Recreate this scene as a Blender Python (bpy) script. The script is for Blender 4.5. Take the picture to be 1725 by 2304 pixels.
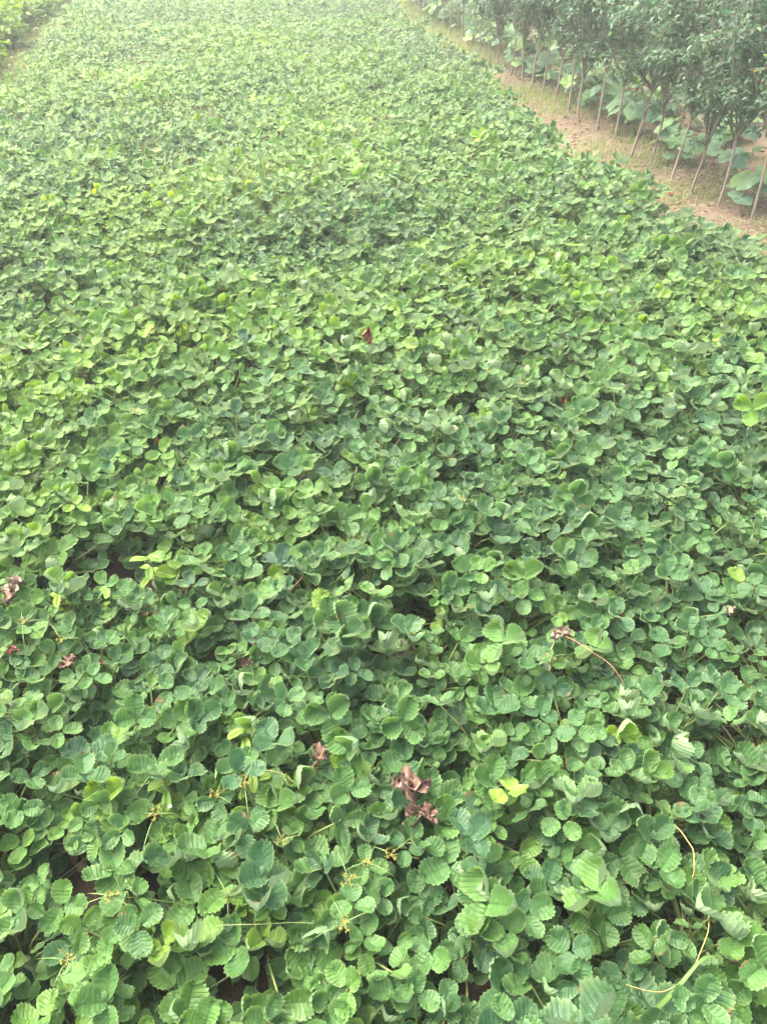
import bpy, math, random
import numpy as np

for o in list(bpy.data.objects):
    bpy.data.objects.remove(o, do_unlink=True)
scene = bpy.context.scene
C = scene.collection
R = math.radians
random.seed(7)
rng = np.random.default_rng(11)

# ------------------------------------------------------------------ camera
CAM_H = 2.0
PITCH = R(40.4)
cam_d = bpy.data.cameras.new('camera')
cam_d.sensor_fit = 'VERTICAL'
cam_d.sensor_height = 36.0
cam_d.lens = 26.0
cam_d.clip_start = 0.05
cam_d.clip_end = 900
cam = bpy.data.objects.new('camera', cam_d)
C.objects.link(cam)
cam.location = (0, 0, CAM_H)
cam.rotation_euler = (R(90) - PITCH, 0, 0)
scene.camera = cam

# ------------------------------------------------------------------ sky and light
SUN_EL, SUN_AZ = R(62), R(-60)        # azimuth measured from +Y towards +X
world = bpy.data.worlds.new('World')
scene.world = world
world.use_nodes = True
wn = world.node_tree
bg = wn.nodes['Background']
sky = wn.nodes.new('ShaderNodeTexSky')
sky.sky_type = 'NISHITA'
sky.sun_disc = False
sky.sun_elevation = SUN_EL
sky.sun_rotation = SUN_AZ
sky.air_density = 0.7
sky.dust_density = 9.0
sky.ozone_density = 0.0
wn.links.new(sky.outputs['Color'], bg.inputs['Color'])
bg.inputs['Strength'].default_value = 0.15
sun_d = bpy.data.lights.new('sun', 'SUN')
sun_d.energy = 1.2
sun_d.angle = R(60)
sun_d.color = (1.0, 0.95, 0.86)
sun = bpy.data.objects.new('sun', sun_d)
C.objects.link(sun)
sun.location = (0, 0, 30)
sun.rotation_euler = (R(90) - SUN_EL, 0, math.pi - SUN_AZ)
vs = scene.view_settings
vs.view_transform = 'Standard'
vs.look = 'None'
vs.exposure = 2.5
vs.gamma = 1.0
vs.use_curve_mapping = False
scene.cycles.max_bounces = 8
scene.cycles.transmission_bounces = 6
scene.cycles.volume_bounces = 1
scene.cycles.use_denoising = True


# ------------------------------------------------------------------ helpers
def proj(X, Y, Z):
    """where a point of the field falls in the frame, 0..1 from the left and from the top (used only to tell what is in view)"""
    dz = Z - CAM_H
    d = Y * math.cos(PITCH) - dz * math.sin(PITCH)
    u = Y * math.sin(PITCH) + dz * math.cos(PITCH)
    f = 26.0 / 36.0
    return 0.5 + f * X / d * (1024 / 766), 0.5 - f * u / d


_lat = np.random.default_rng(5).random((256, 256))


def vnoise(x, y, s=1.0, ox=0.0):
    """smooth value noise in 0..1"""
    x = np.asarray(x, float) / s + 37.3 + ox
    y = np.asarray(y, float) / s + 91.7 + ox * 1.7
    xi, yi = np.floor(x).astype(int), np.floor(y).astype(int)
    fx, fy = x - xi, y - yi
    fx, fy = fx * fx * (3 - 2 * fx), fy * fy * (3 - 2 * fy)
    a = _lat[xi % 256, yi % 256]; b = _lat[(xi + 1) % 256, yi % 256]
    c = _lat[xi % 256, (yi + 1) % 256]; d = _lat[(xi + 1) % 256, (yi + 1) % 256]
    return (a * (1 - fx) + b * fx) * (1 - fy) + (c * (1 - fx) + d * fx) * fy


def rot(ax, a):
    c, s = math.cos(a), math.sin(a)
    if ax == 'x':
        return np.array([[1, 0, 0], [0, c, -s], [0, s, c]])
    if ax == 'y':
        return np.array([[c, 0, s], [0, 1, 0], [-s, 0, c]])
    return np.array([[c, -s, 0], [s, c, 0], [0, 0, 1]])


class QB:
    """collects quads (vertices, faces, per-vertex colour, face material index) for ONE mesh"""
    def __init__(self):
        self.v, self.q, self.c, self.m, self.n = [], [], [], [], 0

    def add(self, V, Q, col=(0, 0, 0, 1), mat=0):
        V = np.asarray(V, float).reshape(-1, 3)
        Q = np.asarray(Q, int).reshape(-1, 4)
        c = np.asarray(col, float)
        if c.ndim == 1:
            c = np.tile(c, (len(V), 1))
        m = np.full(len(Q), mat) if np.isscalar(mat) else np.asarray(mat)
        self.v.append(V); self.q.append(Q + self.n); self.c.append(c); self.m.append(m)
        self.n += len(V)

    def arrays(self):
        return np.concatenate(self.v), np.concatenate(self.q), np.concatenate(self.c), np.concatenate(self.m)

    def mesh(self, name, mats, smooth=True):
        V, Q, c, m = self.arrays()
        return quad_mesh(name, V, Q, c, m, mats, smooth)


def quad_mesh(name, V, Q, c, m, mats, smooth=True, extra=None):
    me = bpy.data.meshes.new(name)
    me.vertices.add(len(V)); me.vertices.foreach_set('co', V.astype(np.float32).ravel())
    me.loops.add(len(Q) * 4); me.loops.foreach_set('vertex_index', Q.astype(np.int32).ravel())
    me.polygons.add(len(Q)); me.polygons.foreach_set('loop_start', np.arange(0, len(Q) * 4, 4, dtype=np.int32))
    me.polygons.foreach_set('material_index', m.astype(np.int32))
    me.polygons.foreach_set('use_smooth', np.full(len(Q), bool(smooth)))
    a = me.color_attributes.new('leafmap', 'FLOAT_COLOR', 'POINT')
    a.data.foreach_set('color', c.astype(np.float32).ravel())
    if extra is not None:
        b = me.color_attributes.new('leaftone', 'FLOAT_COLOR', 'POINT')
        b.data.foreach_set('color', extra.astype(np.float32).ravel())
    for mt in mats:
        me.materials.append(mt)
    me.update(calc_edges=True)
    return me


def link(name, data, parent=None, loc=(0, 0, 0), rz=0.0, sc=1.0):
    o = bpy.data.objects.new(name, data)
    C.objects.link(o)
    o.location = loc
    o.rotation_euler = (0, 0, rz)
    o.scale = (sc, sc, sc) if np.isscalar(sc) else sc
    if parent is not None:
        o.parent = parent
    return o


def tag(o, label=None, cat=None, group=None, kind=None):
    if label: o['label'] = label
    if cat: o['category'] = cat
    if group: o['group'] = group
    if kind: o['kind'] = kind
    return o


def tube(pts, radii, n=5):
    """quads of a tapering tube along pts"""
    pts = np.asarray(pts, float)
    V, Q = [], []
    for i, p in enumerate(pts):
        t = pts[min(i + 1, len(pts) - 1)] - pts[max(i - 1, 0)]
        t /= max(np.linalg.norm(t), 1e-9)
        up = np.array([1.0, 0, 0]) if abs(t[2]) > 0.8 else np.array([0, 0, 1.0])
        a = np.cross(t, up); a /= np.linalg.norm(a)
        b = np.cross(t, a)
        r = radii[i] if hasattr(radii, '__len__') else radii
        for k in range(n):
            w = 2 * math.pi * k / n
            V.append(p + r * (math.cos(w) * a + math.sin(w) * b))
    for i in range(len(pts) - 1):
        for k in range(n):
            k2 = (k + 1) % n
            Q.append((i * n + k, i * n + k2, (i + 1) * n + k2, (i + 1) * n + k))
    return np.array(V), np.array(Q)


def curve_pts(p0, p1, bend, n=6):
    p0, p1, bend = map(lambda q: np.asarray(q, float), (p0, p1, bend))
    t = np.linspace(0, 1, n)[:, None]
    return p0 * (1 - t) + p1 * t + bend * (4 * t * (1 - t))


# ------------------------------------------------------------------ materials
def new_mat(name):
    m = bpy.data.materials.new(name)
    m.use_nodes = True
    nt = m.node_tree
    for n in list(nt.nodes):
        nt.nodes.remove(n)
    return m, nt, nt.nodes, nt.links


def ramp(nd, stops):
    r = nd.new('ShaderNodeValToRGB')
    e = r.color_ramp.elements
    while len(e) < len(stops):
        e.new(0.5)
    for el, (p, c) in zip(e, stops):
        el.position = p
        el.color = (*c, 1)
    return r


def math_n(nd, lk, op, a, b=None, clamp=False):
    n = nd.new('ShaderNodeMath'); n.operation = op; n.use_clamp = clamp
    for i, v in enumerate((a, b)):
        if v is None: continue
        if hasattr(v, 'links'): lk.new(v, n.inputs[i])
        else: n.inputs[i].default_value = v
    return n.outputs[0]


def mix_c(nd, lk, f, a, b, mode='MIX'):
    n = nd.new('ShaderNodeMix'); n.data_type = 'RGBA'; n.blend_type = mode
    for s, v in ((n.inputs[0], f), (n.inputs[6], a), (n.inputs[7], b)):
        if hasattr(v, 'links'): lk.new(v, s)
        elif isinstance(v, (int, float)): s.default_value = v
        else: s.default_value = (*v, 1)
    return n.outputs[2]


def leaf_mat(name, stops, back, from_attr, rough=0.5, spec=0.34, trans=0.38, rimcol=(0.22, 0.33, 0.14), rim=0.5, veincol=(0.035, 0.085, 0.03), vein=0.22, bump=0.42, blotch=1.0, scorch=0.0):
    """leafmap: R closeness to the margin, G closeness to a side vein, B chance per leaflet; tone: R from dark (0) to lime (1), G brightness"""
    m, nt, nd, lk = new_mat(name)
    at = nd.new('ShaderNodeAttribute'); at.attribute_name = 'leafmap'
    sp = nd.new('ShaderNodeSeparateColor'); lk.new(at.outputs['Color'], sp.inputs[0])
    if from_attr:
        tn = nd.new('ShaderNodeAttribute'); tn.attribute_name = 'leaftone'; tc = tn.outputs['Color']
    else:
        tn = nd.new('ShaderNodeObjectInfo'); tc = tn.outputs['Color']
    ts = nd.new('ShaderNodeSeparateColor'); lk.new(tc, ts.inputs[0])
    geo = nd.new('ShaderNodeNewGeometry')
    no = nd.new('ShaderNodeTexNoise'); no.inputs['Scale'].default_value = 34; no.inputs['Detail'].default_value = 3
    lk.new(geo.outputs['Position'], no.inputs['Vector'])
    t = math_n(nd, lk, 'ADD', ts.outputs[0], math_n(nd, lk, 'MULTIPLY', math_n(nd, lk, 'SUBTRACT', sp.outputs[2], 0.5), 0.16))
    t = math_n(nd, lk, 'ADD', t, math_n(nd, lk, 'MULTIPLY', math_n(nd, lk, 'SUBTRACT', no.outputs[0], 0.5), 0.28 * blotch), True)
    rp = ramp(nd, stops); lk.new(t, rp.inputs[0])
    col = mix_c(nd, lk, math_n(nd, lk, 'MULTIPLY', math_n(nd, lk, 'POWER', sp.outputs[1], 4.0), vein), rp.outputs[0], veincol)
    col = mix_c(nd, lk, math_n(nd, lk, 'MULTIPLY', math_n(nd, lk, 'POWER', sp.outputs[0], 9.0), rim), col, rimcol)
    col = mix_c(nd, lk, geo.outputs['Backfacing'], col, mix_c(nd, lk, 0.65, rp.outputs[0], back))
    if scorch > 0:
        n3 = nd.new('ShaderNodeTexNoise'); n3.inputs['Scale'].default_value = 13; n3.inputs['Detail'].default_value = 3
        lk.new(geo.outputs['Position'], n3.inputs['Vector'])
        sc_ = math_n(nd, lk, 'ADD', n3.outputs[0], math_n(nd, lk, 'MULTIPLY', math_n(nd, lk, 'POWER', sp.outputs[0], 6.0), 0.10))
        sr = ramp(nd, [(0.735, (0, 0, 0)), (0.775, (1, 1, 1))]); lk.new(sc_, sr.inputs[0])
        col = mix_c(nd, lk, math_n(nd, lk, 'MULTIPLY', sr.outputs[0], scorch), col, (0.19, 0.12, 0.06))
        n4 = nd.new('ShaderNodeTexNoise'); n4.inputs['Scale'].default_value = 210; n4.inputs['Detail'].default_value = 1
        lk.new(geo.outputs['Position'], n4.inputs['Vector'])
        s4 = ramp(nd, [(0.76, (0, 0, 0)), (0.80, (1, 1, 1))]); lk.new(n4.outputs[0], s4.inputs[0])
        col = mix_c(nd, lk, math_n(nd, lk, 'MULTIPLY', s4.outputs[0], scorch * 0.8), col, (0.20, 0.17, 0.09))
    br = nd.new('ShaderNodeVectorMath'); br.operation = 'SCALE'
    lk.new(col, br.inputs[0]); lk.new(ts.outputs[1], br.inputs['Scale'])
    bp = nd.new('ShaderNodeBump'); bp.inputs['Strength'].default_value = bump; bp.inputs['Distance'].default_value = 0.004
    n2 = nd.new('ShaderNodeTexNoise'); n2.inputs['Scale'].default_value = 95; n2.inputs['Detail'].default_value = 2
    lk.new(geo.outputs['Position'], n2.inputs['Vector'])
    lk.new(math_n(nd, lk, 'SUBTRACT', math_n(nd, lk, 'MULTIPLY', n2.outputs[0], 1.5), math_n(nd, lk, 'MULTIPLY', math_n(nd, lk, 'POWER', sp.outputs[1], 3.0), 0.9)), bp.inputs['Height'])
    p = nd.new('ShaderNodeBsdfPrincipled')
    lk.new(br.outputs[0], p.inputs['Base Color'])
    lk.new(bp.outputs[0], p.inputs['Normal'])
    rr = math_n(nd, lk, 'ADD', math_n(nd, lk, 'MULTIPLY', no.outputs[0], 0.25), rough - 0.12)
    lk.new(rr, p.inputs['Roughness'])
    p.inputs['Specular IOR Level'].default_value = spec
    tr = nd.new('ShaderNodeBsdfTranslucent')
    hs = nd.new('ShaderNodeHueSaturation'); hs.inputs['Hue'].default_value = 0.475; hs.inputs['Saturation'].default_value = 1.15; hs.inputs['Value'].default_value = 1.5
    lk.new(br.outputs[0], hs.inputs['Color']); lk.new(hs.outputs[0], tr.inputs[0])
    mx = nd.new('ShaderNodeMixShader'); mx.inputs[0].default_value = trans
    lk.new(p.outputs[0], mx.inputs[1]); lk.new(tr.outputs[0], mx.inputs[2])
    o = nd.new('ShaderNodeOutputMaterial'); lk.new(mx.outputs[0], o.inputs[0])
    return m


def plain_mat(name, c1, c2, scale=40, rough=0.7, bump=0.3, detail=4, stretch=None, dist=0.003, spec=0.3):
    m, nt, nd, lk = new_mat(name)
    tc = nd.new('ShaderNodeTexCoord')
    mp = nd.new('ShaderNodeMapping')
    if stretch: mp.inputs['Scale'].default_value = stretch
    lk.new(tc.outputs['Object'], mp.inputs['Vector'])
    no = nd.new('ShaderNodeTexNoise'); no.inputs['Scale'].default_value = scale; no.inputs['Detail'].default_value = detail
    lk.new(mp.outputs[0], no.inputs['Vector'])
    rp = ramp(nd, [(0.3, c1), (0.7, c2)]); lk.new(no.outputs[0], rp.inputs[0])
    p = nd.new('ShaderNodeBsdfPrincipled'); p.inputs['Roughness'].default_value = rough
    p.inputs['Specular IOR Level'].default_value = spec
    lk.new(rp.outputs[0], p.inputs['Base Color'])
    bp = nd.new('ShaderNodeBump'); bp.inputs['Strength'].default_value = bump; bp.inputs['Distance'].default_value = dist
    lk.new(no.outputs[0], bp.inputs['Height']); lk.new(bp.outputs[0], p.inputs['Normal'])
    o = nd.new('ShaderNodeOutputMaterial'); lk.new(p.outputs[0], o.inputs[0])
    return m


def soil_mat(name, stops, green, gamt):
    m, nt, nd, lk = new_mat(name)
    geo = nd.new('ShaderNodeNewGeometry')
    def noise(s, d=5, r=0.6):
        n = nd.new('ShaderNodeTexNoise'); n.inputs['Scale'].default_value = s; n.inputs['Detail'].default_value = d; n.inputs['Roughness'].default_value = r
        lk.new(geo.outputs['Position'], n.inputs['Vector']); return n.outputs[0]
    a, b, f = noise(1.6), noise(9), noise(60, 6, 0.7)
    t = math_n(nd, lk, 'ADD', math_n(nd, lk, 'MULTIPLY', a, 0.4), math_n(nd, lk, 'ADD', math_n(nd, lk, 'MULTIPLY', b, 0.35), math_n(nd, lk, 'MULTIPLY', f, 0.25)))
    rp = ramp(nd, stops); lk.new(t, rp.inputs[0])
    g = ramp(nd, [(0.5, (0, 0, 0)), (0.64, (1, 1, 1))]); lk.new(noise(3.3, 6, 0.7), g.inputs[0])
    gm = math_n(nd, lk, 'MULTIPLY', g.outputs[0], gamt)
    col = mix_c(nd, lk, gm, rp.outputs[0], green)
    p = nd.new('ShaderNodeBsdfPrincipled'); p.inputs['Roughness'].default_value = 0.95; p.inputs['Specular IOR Level'].default_value = 0.15
    lk.new(col, p.inputs['Base Color'])
    bp = nd.new('ShaderNodeBump'); bp.inputs['Strength'].default_value = 0.8; bp.inputs['Distance'].default_value = 0.012
    lk.new(math_n(nd, lk, 'ADD', f, b), bp.inputs['Height']); lk.new(bp.outputs[0], p.inputs['Normal'])
    o = nd.new('ShaderNodeOutputMaterial'); lk.new(p.outputs[0], o.inputs[0])
    return m


STRAW_STOPS = [(0.0, (0.030, 0.077, 0.046)), (0.3, (0.049, 0.122, 0.046)), (0.55, (0.076, 0.172, 0.042)), (0.8, (0.114, 0.226, 0.038)), (1.0, (0.19, 0.32, 0.045))]
M_LEAF = leaf_mat('strawberry_leaf', STRAW_STOPS, (0.19, 0.27, 0.15), False, scorch=0.8)
M_LEAF_A = leaf_mat('strawberry_leaf_mass', STRAW_STOPS, (0.19, 0.27, 0.15), True, scorch=0.8)
M_PET = plain_mat('petiole', (0.10, 0.15, 0.045), (0.16, 0.18, 0.065), 20, 0.5, 0.1)
M_RED = plain_mat('red_stolon', (0.20, 0.075, 0.045), (0.25, 0.13, 0.065), 30, 0.5, 0.1)
M_YEL = plain_mat('yellow_stalk', (0.20, 0.18, 0.06), (0.27, 0.22, 0.09), 30, 0.6, 0.1)
TREE_STOPS = [(0.0, (0.042, 0.100, 0.060)), (0.4, (0.074, 0.158, 0.082)), (0.7, (0.115, 0.205, 0.076)), (0.9, (0.17, 0.25, 0.06)), (1.0, (0.30, 0.29, 0.06))]
M_TREE = leaf_mat('sapling_leaf', TREE_STOPS, (0.10, 0.15, 0.10), True, rough=0.52, spec=0.35, trans=0.35, rim=0.0, vein=0.0, bump=0.1)
SQ_STOPS = [(0.0, (0.075, 0.16, 0.085)), (0.4, (0.135, 0.245, 0.135)), (0.7, (0.165, 0.29, 0.10)), (1.0, (0.22, 0.35, 0.07))]
M_SQ = leaf_mat('squash_leaf', SQ_STOPS, (0.18, 0.26, 0.15), False, rough=0.55, trans=0.28, rim=0.15, vein=0.5, veincol=(0.26, 0.36, 0.2), bump=0.3)
SHRUB_STOPS = [(0.0, (0.030, 0.085, 0.012)), (0.5, (0.065, 0.15, 0.014)), (1.0, (0.13, 0.25, 0.016))]
M_SHRUB = leaf_mat('shrub_leaf', SHRUB_STOPS, (0.11, 0.19, 0.04), True, spec=0.15, trans=0.35, rim=0.0, vein=0.0)
LIME_STOPS = [(0.0, (0.10, 0.20, 0.030)), (1.0, (0.17, 0.26, 0.035))]
M_LIME = leaf_mat('lime_leaf', LIME_STOPS, (0.18, 0.26, 0.06), False, trans=0.35, rim=0.2, vein=0.2)
GRASS_STOPS = [(0.0, (0.08, 0.16, 0.04)), (0.5, (0.20, 0.28, 0.07)), (1.0, (0.34, 0.30, 0.14))]
M_GRASS = leaf_mat('grass_blade', GRASS_STOPS, (0.2, 0.26, 0.1), True, trans=0.3, rim=0, vein=0, bump=0.0)
M_BLADE = leaf_mat('green_blade', [(0.0, (0.06, 0.13, 0.03)), (1.0, (0.115, 0.185, 0.04))], (0.11, 0.18, 0.05), False, trans=0.3, rim=0, vein=0, bump=0.0)
M_SPIKE = plain_mat('sedge_spikelet', (0.20, 0.21, 0.045), (0.25, 0.20, 0.045), 60, 0.6, 0.1)
M_BROWN = plain_mat('withered_brown', (0.10, 0.060, 0.040), (0.22, 0.145, 0.105), 45, 0.85, 0.6)
M_TAN = plain_mat('withered_tan', (0.20, 0.145, 0.10), (0.33, 0.25, 0.185), 45, 0.85, 0.5)
M_REDLEAF = plain_mat('withered_red', (0.34, 0.060, 0.034), (0.38, 0.12, 0.075), 40, 0.6, 0.4)
M_DULLRED = plain_mat('withered_dull_red', (0.17, 0.05, 0.038), (0.24, 0.11, 0.08), 40, 0.7, 0.4)
M_ORANGE = plain_mat('withered_orange', (0.24, 0.12, 0.02), (0.19, 0.07, 0.03), 50, 0.6, 0.4)
M_BARK = plain_mat('sapling_bark', (0.19, 0.155, 0.115), (0.31, 0.26, 0.195), 26, 0.85, 0.6, stretch=(1, 1, 0.25))
M_TWIG = plain_mat('twig_bark', (0.13, 0.12, 0.085), (0.20, 0.18, 0.12), 30, 0.8, 0.4)
M_STRAWLIT = plain_mat('dry_straw', (0.20, 0.155, 0.085), (0.36, 0.29, 0.17), 14, 0.9, 0.2)
M_WHITE = plain_mat('white_petal', (0.75, 0.76, 0.72), (0.82, 0.82, 0.78), 40, 0.6, 0.1)
M_TAPE = plain_mat('red_tape', (0.24, 0.02, 0.02), (0.30, 0.04, 0.035), 20, 0.35, 0.2)
M_SOIL = soil_mat('field_soil', [(0.3, (0.024, 0.017, 0.013)), (0.7, (0.065, 0.046, 0.033))], (0.03, 0.045, 0.018), 0.4)
M_STRIP = soil_mat('bare_soil', [(0.3, (0.062, 0.048, 0.034)), (0.5, (0.108, 0.083, 0.058)), (0.68, (0.178, 0.138, 0.098))], (0.080, 0.10, 0.038), 0.8)
M_CLOD = soil_mat('soil_clod', [(0.3, (0.08, 0.058, 0.040)), (0.7, (0.19, 0.14, 0.10))], (0.2, 0.2, 0.1), 0.1)


# ------------------------------------------------------------------ setting: ground, bare strips
def edge_right(y):      # right border of the strawberry field
    ys = [-4, 1, 4.8, 5.42, 6.06, 6.49, 7.12, 7.94, 8.52, 9.65, 10.76, 13.35, 18.05, 40]
    xs = [3.9, 3.15, 2.50, 2.16, 2.07, 1.84, 1.53, 1.59, 1.64, 1.37, 1.30, 0.90, 0.15, -3.6]
    return np.interp(y, ys, xs)


def edge_left(y):
    return np.interp(y, [-4, 9.41, 11.4, 13.81, 18.05, 40], [-1.6, -4.32, -4.86, -5.32, -6.14, -10.6])


def tree_line(y):
    return 2.80 - 0.181 * (y - 5.76)


S = 260.0
gm = bpy.data.meshes.new('ground')
gm.from_pydata([(-S, -S, 0), (S, -S, 0), (S, S, 0), (-S, S, 0)], [], [(0, 1, 2, 3)])
gm.materials.append(M_SOIL)
tag(link('ground', gm), kind='structure')


def strip_mesh(name, xa, xb, y0, y1, step, amp, zoff, mat):
    ys = np.arange(y0, y1, step)
    nt = int(max((xb(y) - xa(y)) for y in (y0, y1)) / step)
    u = np.linspace(0, 1, nt)
    Y = np.repeat(ys[:, None], nt, 1)
    X = xa(ys)[:, None] * (1 - u) + xb(ys)[:, None] * u
    Z = zoff + amp * (vnoise(X, Y, 0.5) * 0.5 + vnoise(X, Y, 0.17, 9) * 0.3 + vnoise(X, Y, 0.07, 5) * 0.25)
    edge = np.minimum(u, 1 - u)[None, :] * (xb(ys) - xa(ys))[:, None]
    Z = np.where(edge < 0.12, 0.004 + (Z - 0.004) * edge / 0.12, Z)
    V = np.stack([X, Y, Z], -1).reshape(-1, 3)
    i = np.arange(len(ys) - 1)[:, None] * nt + np.arange(nt - 1)[None, :]
    Q = np.stack([i, i + 1, i + nt + 1, i + nt], -1).reshape(-1, 4)
    me = quad_mesh(name, V, Q, np.zeros((len(V), 4)), np.zeros(len(Q)), [mat])
    return tag(link(name, me), kind='structure')


def strip_z(x, y, amp=0.05, zoff=0.012):
    return zoff + amp * (vnoise(x, y, 0.5) * 0.5 + vnoise(x, y, 0.17, 9) * 0.3 + vnoise(x, y, 0.07, 5) * 0.25)


strip_mesh('path', lambda y: edge_right(y) - 0.30, lambda y: tree_line(y) + 5.5 + 0 * y, 3.0, 27.0, 0.05, 0.05, 0.012, M_STRIP)
strip_mesh('footpath', lambda y: edge_left(y) - 0.38, lambda y: edge_left(y) + 0.12, 7.0, 30.0, 0.06, 0.05, 0.010, M_STRIP)


# ------------------------------------------------------------------ strawberry leaves
def leaflet(L, W, teeth, rings, fold, cup, rimcurl, droop, pleat, wav, rn, smooth_rim=None, crk=0.14):
    """one leaflet lying along +Y from the origin; two strips of quads meeting in the midrib"""
    V, Q, Cc = [], [], []
    side_n = teeth * 2 + 1 if smooth_rim is None else smooth_rim
    base_skew = rn.uniform(-0.1, 0.1)
    ph = rn.uniform(0, 6.28)
    b = rn.random()
    off = 0
    for s in (-1, 1):
        th = np.linspace(0.10, math.pi, side_n)
        obov = 1 - 0.20 * np.cos(th)
        x = np.sin(th) ** 0.82 * W / 2 * obov * (1 + s * base_skew)
        y = L * (1 - np.cos(th)) / 2
        if smooth_rim is None:
            k = np.arange(side_n)
            amp = np.where(th > 0.55, 0.066, 0.012)
            pk = np.where(k % 2 == 1, 1.0, -1.0)
            cx, cy = 0, L * 0.5
            x = x * (1 + amp * pk * 0.8)
            y = cy + (y - cy) * (1 + amp * pk * 0.9) + np.where(k % 2 == 1, 0.012 * L, 0)
        else:
            pk = np.zeros(side_n)
        ym = np.clip(y * 0.86 - 0.03 * L, 0, None)
        ym[-1] = y[-1] * 0.97
        fr = np.linspace(0, 1, rings + 1) ** 0.85
        P = np.zeros((rings + 1, side_n, 3)); cc = np.zeros((rings + 1, side_n, 4))
        for j, f in enumerate(fr):
            X = s * x * f
            Y = ym + (y - ym) * f
            r2 = (X / (W / 2)) ** 2 + ((Y - 0.5 * L) / (L / 2)) ** 2
            Z = np.abs(X) * math.tan(fold) + cup * W * 0.5 * r2 + rimcurl * W * f ** 4 * np.minimum(1, 2.2 * Y / L)
            Z = Z - droop * L * (Y / L) ** 2 + wav * W * np.sin(5.0 * Y / L + 3.0 * s * f + ph) * f
            Z = Z - pleat * W * pk * math.sin(math.pi * min(f * 0.85, 1.0))
            Z = Z + crk * W * ((vnoise(X, Y, W * 0.24, b * 90) - 0.5) * 1.2 + (vnoise(X, Y, W * 0.12, b * 50) - 0.5) * 0.5) * min(1.0, f * 2.5)
            P[j] = np.stack([X, Y, Z], -1)
            cc[j, :, 0] = f
            cc[j, :, 1] = np.where(pk > 0, 1, 0) if f > 0 else 1
            cc[j, :, 2] = b
            cc[j, :, 3] = 1
        idx = np.arange((rings + 1) * side_n).reshape(rings + 1, side_n) + off
        a, bb, c2, d = idx[:-1, :-1], idx[:-1, 1:], idx[1:, 1:], idx[1:, :-1]
        q = np.stack([a, d, c2, bb], -1) if s > 0 else np.stack([a, bb, c2, d], -1)
        V.append(P.reshape(-1, 3)); Cc.append(cc.reshape(-1, 4)); Q.append(q.reshape(-1, 4))
        off += (rings + 1) * side_n
    return np.concatenate(V), np.concatenate(Q), np.concatenate(Cc)


def trifoliate(p, lod, split=None):
    """a strawberry leaf: petiole rising from the origin and three leaflets; p holds its numbers; split collects one QB for each piece"""
    rn = random.Random(p['seed'])
    qb = QB()
    L, W = p['L'], p['W']
    top = np.array([0, p['r'], p['h']])
    pts = curve_pts((0, 0.005, 0), top, (p['sway'], -p['r'] * 0.16, 0.02), 5 if lod == 0 else 3)
    tv, tq = tube(pts, [0.0030, 0.0026, 0.0023, 0.0021, 0.0019] if lod == 0 else [0.003, 0.0025, 0.002], 5 if lod == 0 else 3)
    if lod < 2:
        qb.add(tv, tq, (0, 0, 0, 1), 1)
    if split is not None:
        b = QB(); b.add(tv, tq, (0, 0, 0, 1), 1); split.append(b)
    M = rot('z', p['yaw']) @ rot('x', -p['tilt']) @ rot('y', p['roll'])
    for k, (az, up, sl) in enumerate(((0.0, p['up0'], 1.0), (p['az1'], p['up1'], 0.92), (-p['az2'], p['up2'], 0.92))):
        kw = dict(fold=p['fold'] * rn.uniform(0.6, 1.3), cup=p['cup'] * rn.uniform(0.6, 1.4), rimcurl=p['curl'] * rn.uniform(0.3, 1.6),
                  droop=p['droop'] * rn.uniform(0.2, 1.5), pleat=p['pleat'], wav=p['wav'], rn=rn)
        w = W * sl * rn.uniform(0.95, 1.06)
        if lod == 0:
            v, q, c = leaflet(L * sl, w, 9, 4, **kw)
        elif lod == 1:
            v, q, c = leaflet(L * sl, w, 0, 2, smooth_rim=5, **kw)
        else:
            v, q, c = leaflet(L * sl, w, 0, 1, smooth_rim=5 if lod == 2 else 4, **kw)
        v[:, 1] += 0.006
        v = v @ rot('x', up).T @ rot('z', az).T
        qb.add(v @ M.T + top, q, c, 0)
        if split is not None:
            b = QB(); b.add(v @ M.T + top, q, c, 0); split.append(b)
    return qb


PROTO = {'inner': [], 'middle': [], 'outer': []}
prn = random.Random(3)
for grp, n in (('inner', 12), ('middle', 16), ('outer', 14)):
    for i in range(n):
        lo, hi = {'inner': (0.015, 0.075), 'middle': (0.065, 0.14), 'outer': (0.12, 0.19)}[grp]
        r = prn.uniform(lo, hi)
        hh = {'inner': prn.uniform(0.205, 0.265), 'middle': prn.uniform(0.165, 0.245), 'outer': prn.uniform(0.06, 0.175)}[grp]
        size = prn.uniform(0.038, 0.062) * (0.82 if grp == 'inner' and prn.random() < 0.4 else 1)
        PROTO[grp].append(dict(seed=prn.randrange(10 ** 6), r=r, h=hh, L=size, W=size * prn.uniform(0.78, 0.98), sway=prn.uniform(-0.02, 0.02),
            yaw=prn.gauss(0, 0.9), tilt={'inner': prn.gauss(0.05, 0.36), 'middle': prn.gauss(0.08, 0.42), 'outer': prn.gauss(0.15, 0.36)}[grp],
            roll=prn.gauss(0, 0.30), up0=prn.uniform(0.1, 0.95), up1=prn.uniform(0.0, 0.70), up2=prn.uniform(0.0, 0.70),
            az1=prn.uniform(1.55, 2.05), az2=prn.uniform(1.55, 2.05), fold=prn.uniform(0.05, 0.5), cup=prn.choice([0.05, 0.12, 0.2, 0.3, 0.42]),
            curl=prn.choice([0.0, 0.04, 0.08, 0.14, 0.24]), droop=prn.uniform(-0.05, 0.30), pleat=prn.uniform(0.008, 0.024), wav=prn.uniform(0.01, 0.07)))
MESH0 = {g: [trifoliate(p, 0).mesh('strawberry_leaf', [M_LEAF, M_PET]) for p in ps] for g, ps in PROTO.items()}
SPLIT = {}
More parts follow.
